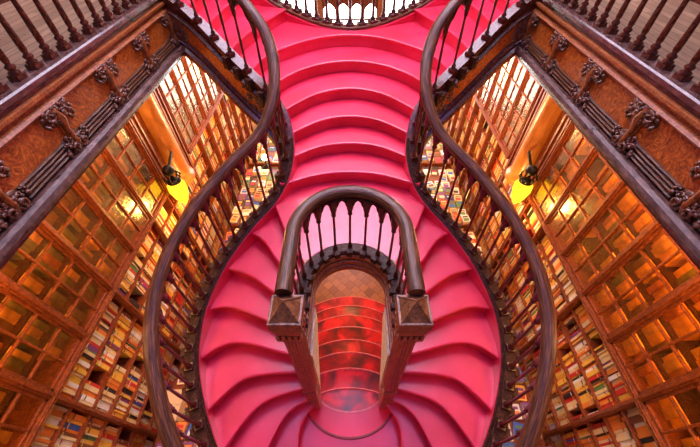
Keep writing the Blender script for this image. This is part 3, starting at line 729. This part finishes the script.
for sx in (-1, 1):
    bookcase(sx, .85-.604*3, 8, .604, (1,3,5,7), False)
    bookcase(sx, 4.92, 7, .56, (1,2,3,4,5,6), True)
    side = 'left' if sx < 0 else 'right'
    T = empty('low_bookcase', (sx*3.15, 4.4, 0), 'low open bookcase under the lamp pilaster on the %s wall' % side, 'bookcase')
    def bx(mb, xa, xc, *a): p, q = sorted((sx*xa, sx*xc)); mb.box(p, q, *a)
    mb = MB(); bx(mb, 3.34, 3.37, 3.9, 4.9, 0, LOWZ); bx(mb, 3.0, 3.34, 3.885, 3.915, 0, LOWZ); bx(mb, 3.0, 3.34, 4.885, 4.915, 0, LOWZ); bx(mb, 2.97, 3.36, 3.88, 4.92, LOWZ, LOWZ+.03)
    place(mb.build('case_body', M['oak']), T)
    z = LOWZ; ri = 0
    while z > .3:
        z2 = max(z-.34, .06); mb = MB(); bx(mb, 3.0, 3.34, 3.915, 4.885, z2, z2+.02); place(mb.build('shelf', M['oak']), T)
        y = 3.93; i = 0
        while y < 4.84:
            t = random.choice([.018,.025,.03,.04,.05]); BO[0].append(dict(sx=sx, far=2, row=ri, seg=0, i=i, y=y+t/2, z=z2+.02, t=t, h=random.uniform(.2,.28), d=random.uniform(.15,.2), x=3.03, lean=0, T=T)); y += t+.002; i += 1
        z = z2; ri += 1
    # pilaster with its lamp between the two cases
    T = empty('pilaster', (sx*3.1, 4.4, 0), 'smooth orange half-round pilaster between the bookcases on the %s wall' % side, 'pilaster')
    mb = MB(); p, q = sorted((sx*2.99, sx*3.58)); mb.box(p, q, 3.90, 4.9, LOWZ+.05, EYE-1.8); 
    for yy in (3.95, 4.05, 4.74, 4.84): p, q = sorted((sx*2.96, sx*2.99)); mb.box(p, q, yy-.02, yy+.02, LOWZ+.05, EYE-1.85)
    place(mb.build('backing', M['oak'], bevel=.004), T)
    mb = MB(); mb.lathe([(.06,-.1),(.16,-.02),(.25,.08),(.25,.16),(.21,.2),(.2,.3),(.19,1.6),(.22,1.68),(.26,1.74),(.28,1.85)], (sx*3.0, 4.4, LOWZ+.1), 24); place(mb.build('shaft', M['shaft'] if 'shaft' in M else M.setdefault('shaft', wood('golden column wood', (.3,.09,.015),(.5,.17,.03),(.68,.27,.06), .35, (1,1,.3), 6, 1, .1))), T)
    L = empty('sconce_lamp', (sx*2.8, 3.87, EYE-3.6), 'glowing yellow glass lamp with black iron crown on the %s pilaster' % side, 'lamp')
    mb = MB(); c = (sx*2.78, 3.88, EYE-3.86); mb.lathe([(.012,.02),(.06,.08),(.11,.2),(.14,.34),(.135,.44),(.09,.5)], c, 16); place(mb.build('glass_shade', M['lamp']), L)
    mb = MB(); mb.lathe([(.09,.49),(.11,.5),(.10,.525),(.05,.55)], c, 14)
    for i in range(9):
        a = i*2*PI/9; pp = [Vector((c[0]+.09*math.cos(a), c[1]+.09*math.sin(a), c[2]+.52)), Vector((c[0]+.13*math.cos(a), c[1]+.13*math.sin(a), c[2]+.6)), Vector((c[0]+.09*math.cos(a), c[1]+.09*math.sin(a), c[2]+.68))]; mb.tube(pp, [.012,.016,.004], 6)
    mb.tube([Vector((c[0],c[1],c[2]+.48)), Vector((c[0],c[1],c[2]+.72)), Vector((sx*2.84, 4.25, c[2]+.8))], .022, 8); mb.blob(Vector((c[0],c[1],c[2]+.72)), (.09,.09,.09))
    place(mb.build('iron_bracket', M['iron']), L)
    lt = bpy.data.lights.new('lamp_light', 'POINT'); lt.energy = 45; lt.color = (1,.55,.15); lt.shadow_soft_size = .1
    lo = bpy.data.objects.new('lamp_light', lt); C.objects.link(lo); lo.parent = L; lo.location = Vector((sx*2.5, 3.75, EYE-3.8))-L.location

# ------------------------------------------------------------------ display tables along the walls
TABLES = []
for sx in (-1, 1):
    for ti, (ya, yb) in enumerate(((-.3,1.95),(2.1,4.55),(4.7,6.65),(6.9,8.9))):
        side = 'left' if sx < 0 else 'right'; pos = ['nearest the viewer', 'second from the viewer', 'just beyond the lamp', 'farthest along'][ti]
        T = empty('display_table', (sx*2.28, (ya+yb)/2, 0), 'long wooden book display table by the %s bookcases, %s' % (side, pos), 'table')
        mb = MB(); p, q = sorted((sx*1.86, sx*2.70)); mb.box(p, q, ya, yb, .74, .78); place(mb.build('tabletop', M['oak'], bevel=.006), T)
        mb = MB(); mb.box(p+.04, q-.04, ya+.04, yb-.04, .64, .74); place(mb.build('apron', M['oak']), T)
        for x in (p+.07, q-.07):
            for y in (ya+.07, yb-.07):
                mb = MB(); mb.lathe([(.03,0),(.035,.1),(.025,.2),(.035,.5),(.04,.64)], (x, y, 0), 10); place(mb.build('leg', M['oak']), T)
        TABLES.append((sx, ti, p, q, ya, yb, side))
        nx = 4; ny = int((yb-ya-.06)/.235)
        for i in range(nx):
            for j in range(ny):
                if random.random() < .05 or (ti == 0 and sx < 0 and i == (0) and 4 <= j <= 6): continue
                x = p+.03+(i+.5)*(q-p-.06)/nx; y = ya+.03+(j+.5)*(yb-ya-.06)/ny
                st = random.choice([1,1,2,3])
                if sx > 0: i_ = i
                else: i_ = nx-1-i
                BO[2].append(dict(sx=sx, ti=ti, col=i_, row=j, x=x+random.uniform(-.01,.01), y=y+random.uniform(-.01,.01), z=.78, w=random.uniform(.15,.185), l=random.uniform(.19,.215), h=random.choice([.02,.03,.04]), a=random.gauss(0,.06), stack=st))
# cardboard carton on the left near table
T = empty('carton', (-2.55, 1.12, .78), 'open-topped pale cardboard carton on the left table beside the bookcase', 'box')
mb = MB(); x, y, z = -2.55, 1.12, .78; 
for a in ((-.14,-.13,-.2,.2),(.13,.14,-.2,.2)): mb.box(x+a[0], x+a[1], y+a[2], y+a[3], z, z+.2)
for a in ((-.14,.14,-.2,-.19),(-.14,.14,.19,.2)): mb.box(x+a[0], x+a[1], y+a[2], y+a[3], z, z+.2)
mb.box(x-.14, x+.14, y-.2, y+.2, z, z+.01); place(mb.build('carton_body', M['card']), T)
for s_ in (-1, 1):
    mb = MB(); M4 = Matrix.Translation((x, y+s_*.1, z+.203)); mb.box(-.139,.139,-.098,.098,0,.008, mat=M4); place(mb.build('flap', M['card']), T)

# ------------------------------------------------------------------ books
dg = bpy.context.evaluated_depsgraph_get(); dg.update()
bvs = []
for o in SOLID:
    m = o.matrix_world if o.matrix_world != Matrix.Identity(4) else Matrix.Identity(4)
bpy.context.view_layer.update()
for o in SOLID:
    mw = o.matrix_world; bvs.append(BVHTree.FromPolygons([mw @ v.co for v in o.data.vertices], [list(p.vertices) for p in o.data.polygons]))
E = Vector((0, 0, EYE)); th = math.atan(361.5/321.8); fwd = Vector((0, math.cos(th), -math.sin(th))); upv = Vector((0, math.sin(th), math.cos(th)))
def seen(p):
    d = p-E; f = d.dot(fwd)
    if f < .1: return 0
    u = 350+321.8*d.x/f; v = 223.5-321.8*d.dot(upv)/f
    if not (-6 < u < 706 and -6 < v < 453): return 0
    L = d.length; dn = d/L
    for b_ in bvs:
        if b_.ray_cast(E, dn, L-.02)[0] is not None: return 0
    return 1/f**2
names = list(BOOKCOL)
WT = {'cream':30,'yellow':20,'orange':16,'red':9,'brown':9,'green':3,'blue':1,'black':6,'white':8,'purple':2}
def upright(mb, B, mi):
    """spine faces the room; own coordinates: origin at bottom of spine middle"""
    sx = B['sx']; h, t, d = B['h'], B['t'], B['d']
    M4 = Matrix.Rotation(B['lean'], 4, 'X') if B['lean'] else Matrix.Identity(4)
    def bx(x0, x1, y0, y1, z0, z1, m): p, q = sorted((sx*x0, sx*x1)); mb.box(p, q, y0, y1, z0, z1, m, mat=M4)
    c = min(.003, t*.15)
    bx(0, .004, -t/2, t/2, 0, h, mi); bx(.004, d, -t/2, -t/2+c, 0, h, mi); bx(.004, d, t/2-c, t/2, 0, h, mi)
    bx(.004, d-.006, -t/2+c, t/2-c, .004, h-.005, 1)
    bx(-.0006, .001, -t/2+.001, t/2-.001, h*.7, h*.77, 2)
def flat(mb, B, mi, lev=0):
    w, l, h = B['w'], B['l'], B['h']; M4 = Matrix.Rotation(B['a'], 4, 'Z') @ Matrix.Translation((0,0,0))
    mb.box(-w/2, w/2, -l/2, l/2, h-.003, h, mi, M4); mb.box(-w/2, w/2, -l/2, l/2, 0, .003, mi, M4); s = B['sx']
    p, q = sorted((s*w/2, s*(w/2-.004))); mb.box(p, q, -l/2, l/2, 0, h, mi, M4)
    mb.box(-w/2+.003, w/2-.004, -l/2+.003, l/2-.003, .003, h-.003, 1, M4)
    mb.box(-w*.34, w*.34, l*.12, l*.32, h, h+.0008, 2, M4); mb.box(-w*.36, w*.36, -l*.4, l*.02, h, h+.0006, 3, M4)
ORD = ['top','second','third','fourth','fifth','sixth','seventh','lowest']
def ordw(n): return '%d%s' % (n, 'th' if 10 <= n % 100 <= 20 else {1:'st',2:'nd',3:'rd'}.get(n % 10, 'th'))
def pickc(tbl): return random.choices(list(tbl), [tbl[k] for k in tbl])[0]
# open shelves
for b_ in BO[0]: b_['s'] = seen(Vector((b_['sx']*b_['x'], b_['y'], b_['z']+b_['h']*.5)))*b_['t']*b_['h']; b_['c'] = pickc(WT); b_['c2'] = random.choice(['cream','red','black','white','yellow','orange'])
BO[0].sort(key=lambda q: -q['s'])
allm = [M['bk_'+n] for n in names]
TW = {'cream':20,'yellow':12,'orange':8,'red':10,'brown':3,'green':8,'blue':9,'black':5,'white':22,'purple':5}
lst = []
for B in BO[2]:
    z = B['z']
    for s_ in range(B['stack']):
        q = dict(B); q['z'] = z; q['lev'] = s_; q['top'] = s_ == B['stack']-1; q['a'] = B['a']+random.gauss(0,.08); z += B['h']+.0015; q['c'] = pickc(TW); q['c2'] = random.choice(names); q['c3'] = random.choice(names); lst.append(q)
for B in lst: B['s'] = seen(Vector((B['x'], B['y'], B['z']+B['h'])))*(B['w']*B['l'] if B['top'] else .004)
THR = sorted([q['s'] for q in BO[0]+lst], reverse=True)[295]
stuff = MB()
for idx, B in enumerate(BO[0]):
    loc = Vector((B['sx']*B['x'], B['y'], B['z']))
    if B['s'] > THR:
        mb = MB(); upright(mb, B, 0); o = mb.build('book', [M['bk_'+B['c']], M['pages'], M['bk_'+B['c2']]]); o.location = loc
        size = 'slim' if B['t'] < .02 else ('thick' if B['t'] > .03 else 'medium')
        side = 'left' if B['sx'] < 0 else 'right'; 
        tag(o, '%s %s book, %s in bay %s from viewer, %s open shelf, %s %s bookcase' % (size, B['c'], ordw(B['i']+1), ['one','two','three','four','five','six','seven','eight'][B['seg']], ORD[B['row']], ['near','far','low'][int(B['far'])], side), 'book', 'books on the open shelves')
    else:
        m2 = MB(); upright(m2, B, 0)
        stuff.add([Vector(v)+loc for v in m2.v], m2.f, names.index(B['c']))
        n0 = len(m2.f)
        for q in range(n0): stuff.m[len(stuff.m)-n0+q] = {0: names.index(B['c']), 1: len(names), 2: names.index(B['c2'])}[m2.m[q]]
tag(stuff.build('shelf_books', allm+[M['pages']]), 'the many farther or half-hidden books filling the open shelves on both walls', 'books', None, 'stuff')
# glazed volumes
tn = list(TANS); stuff = MB(); WL = {'tan':4,'orange':2,'brown':5,'olive':9,'russet':2}; WR = {'tan':8,'orange':12,'brown':2,'olive':1,'russet':3}
for b_ in BO[1]: b_['s'] = seen(Vector((b_['sx']*b_['x'], b_['y'], b_['z']+b_['h']*.5)))*b_['t']*b_['h']; b_['c'] = pickc(WL if b_['sx'] < 0 else WR)
BO[1].sort(key=lambda q: -q['s'])
for idx, B in enumerate(BO[1]):
    loc = Vector((B['sx']*B['x'], B['y'], B['z']))
    if idx < 300 and B['s'] > 0:
        mb = MB(); upright(mb, B, 0); o = mb.build('bound_volume', [M['tn_'+B['c']], M['pages'], M['tn_'+B['c']]]); o.location = loc
        side = 'left' if B['sx'] < 0 else 'right'
        tag(o, '%s volume, %s in pane column %d from viewer, glazed row %d up, %s %s bookcase' % (B['c'], ['first', 'second', 'third', 'fourth', 'fifth', 'sixth', 'last'][B['i']], B['seg']+1, B['row']+1, 'far' if B['far'] else 'near', side), 'book', 'bound volumes behind the glass doors')
    else:
        m2 = MB(); upright(m2, B, 0); stuff.add([Vector(v)+loc for v in m2.v], m2.f, tn.index(B['c']))
        for q in range(len(m2.f)):
            if m2.m[q] == 1: stuff.m[len(stuff.m)-len(m2.f)+q] = len(tn)
tag(stuff.build('bound_volumes', [M['tn_'+n] for n in tn]+[M['pages']]), 'the remaining old bound volumes behind the glass doors on both walls', 'books', None, 'stuff')
# table books
lst.sort(key=lambda q: -q['s']); stuff = MB()
for idx, B in enumerate(lst):
    loc = Vector((B['x'], B['y'], B['z']))
    if B['s'] > THR:
        mb = MB(); flat(mb, B, 0); o = mb.build('book', [M['bk_'+B['c']], M['pages'], M['bk_'+B['c2']], M['bk_'+B['c3']]]); o.location = loc
        side = 'left' if B['sx'] < 0 else 'right'
        tag(o, '%s-covered book lying %s, %s row from aisle, %s along, %s display table %s' % (B['c'], 'on top' if B['lev'] else 'flat', ['outermost','second','third','innermost'][3-B['col']], ordw(B['row']+1), side, ['nearest','second','third','farthest'][B['ti']]), 'book', 'books laid out on the display tables')
        if B['stack'] > 1 and not B['top']: o['label'] = '%s-covered book under another, %s row from aisle, %s along, %s table %s, layer %s' % (B['c'], ['outermost','second','third','innermost'][3-B['col']], ordw(B['row']+1), side, ['nearest','second','third','farthest'][B['ti']], ['lowest','middle','upper'][B['lev']])
    else:
        m2 = MB(); flat(m2, B, 0); stuff.add([Vector(v)+loc for v in m2.v], m2.f, 0); n0 = len(m2.f)
        for q in range(n0): stuff.m[len(stuff.m)-n0+q] = {0: names.index(B['c']), 1: len(names), 2: names.index(B['c2']), 3: names.index(B['c3'])}[m2.m[q]]
if stuff.v: tag(stuff.build('table_books', allm+[M['pages']]), 'the hidden and farther books lying on the display tables', 'books', None, 'stuff')

for sx in (-1,):
    x, y = sx*2.2, 6.775
    T = empty('table_lamp', (x, y, .78), 'small bright yellow lamp between the far tables on the left', 'lamp')
    mb = MB(); mb.lathe([(.07,0),(.07,.02),(.015,.04),(.015,.25)], (x,y,.0), 12); mb.box(x-.1,x+.1,y-.07,y+.07,-.78,0); o = place(mb.build('stand', M['iron']), T); o.location.z += .78
    mb = MB(); mb.lathe([(.06,.24),(.08,.29),(.05,.36)], (x,y,.78), 12); place(mb.build('lamp_shade', M['bulb']), T)
# floor lamp seen through the arch
T = empty('floor_lamp', (.58, 4.35, 0), 'small yellow glowing lamp on the parquet beyond the lower flight', 'lamp')
mb = MB(); mb.lathe([(.12,0),(.12,.02),(.02,.04),(.018,.3)], (.58,4.35,0), 12); place(mb.build('base', M['iron']), T)
mb = MB(); mb.lathe([(.09,.28),(.11,.34),(.1,.42),(.04,.5)], (.58,4.35,0), 12); place(mb.build('lamp_shade', M['lamp']), T)

# ------------------------------------------------------------------ skylight over the stair
S = empty('window_4', (0, 6.7, 10.4), None, None); S['kind'] = 'structure'
SKY = (-2.2, 2.2, 3.5, 10)
mb = MB(); mb.box(SKY[0], SKY[1], SKY[2], SKY[3], 10.4, 10.42); place(mb.build('skylight_glass', M['skyglass']), S)
mb = MB(); mb.box(SKY[0], SKY[1], -1.2, SKY[2]-.02, 10.4, 10.42); place(mb.build('stained_glass', M['bluegl']), S)
mb = MB()
for i in range(7): x = SKY[0]+(SKY[1]-SKY[0])*i/6; mb.box(x-.03, x+.03, SKY[2], SKY[3], 10.33, 10.39)
for i in range(9): y = SKY[2]+(SKY[3]-SKY[2])*i/8; mb.box(SKY[0], SKY[1], y-.03, y+.03, 10.33, 10.39)
place(mb.build('skylight_frame', M['mahog']), S)

# ------------------------------------------------------------------ lights
def area(name, loc, rot, sx_, sy_, e, col):
    l = bpy.data.lights.new(name, 'AREA'); l.shape = 'RECTANGLE'; l.size = sx_; l.size_y = sy_; l.energy = e; l.color = col
    o = bpy.data.objects.new(name, l); C.objects.link(o); o.location = loc; o.rotation_euler = rot; return o
for sx in (-1, 1):  # added warm fill under the galleries, no fitting there
    area('bookcase_fill', (sx*2.45, 1.2, EYE-1.80), (0, sx*math.radians(-38), 0), .12, 5.6, 70, (1,.5,.14))
    area('bookcase_fill', (sx*2.45, 7.0, EYE-1.80), (0, sx*math.radians(-38), 0), .12, 4.4, 80, (1,.55,.2))
for x, y, z, e in ((-2.5,.8,3.9,16),(2.5,.8,3.9,16),(-2.0,5.6,2.7,70),(2.0,5.6,2.7,70),(-2.2,8.0,2.7,50),(2.2,8.0,2.7,50),(0,3.6,1.9,9),(0,2.62,2.75,4),(0,1.7,3.05,0)):
    if not e: continue
    l = bpy.data.lights.new('warm_fill', 'POINT'); l.energy = e; l.color = (1,.6,.25); l.shadow_soft_size = .15  # added point fill without a fixture, brightens tables, shelves and stairwell
    o = bpy.data.objects.new('warm_fill', l); C.objects.link(o); o.location = (x, y, z)
w = bpy.data.worlds.new('World'); bpy.context.scene.world = w; w.use_nodes = True
w.node_tree.nodes['Background'].inputs[0].default_value = (.72,.66,1,1); w.node_tree.nodes['Background'].inputs[1].default_value = .2

cam = bpy.data.cameras.new('Camera'); co = bpy.data.objects.new('Camera', cam); C.objects.link(co)
co.location = (0, 0, EYE); co.rotation_euler = (PI/2-th, 0, 0); cam.sensor_width = 36; cam.lens = 36*321.8/700; cam.clip_start = .02
sc = bpy.context.scene; sc.camera = co
sc.view_settings.view_transform = 'Standard'; sc.view_settings.look = 'None'; sc.view_settings.gamma = 1; sc.view_settings.use_curve_mapping = False
sc.view_settings.exposure = .1
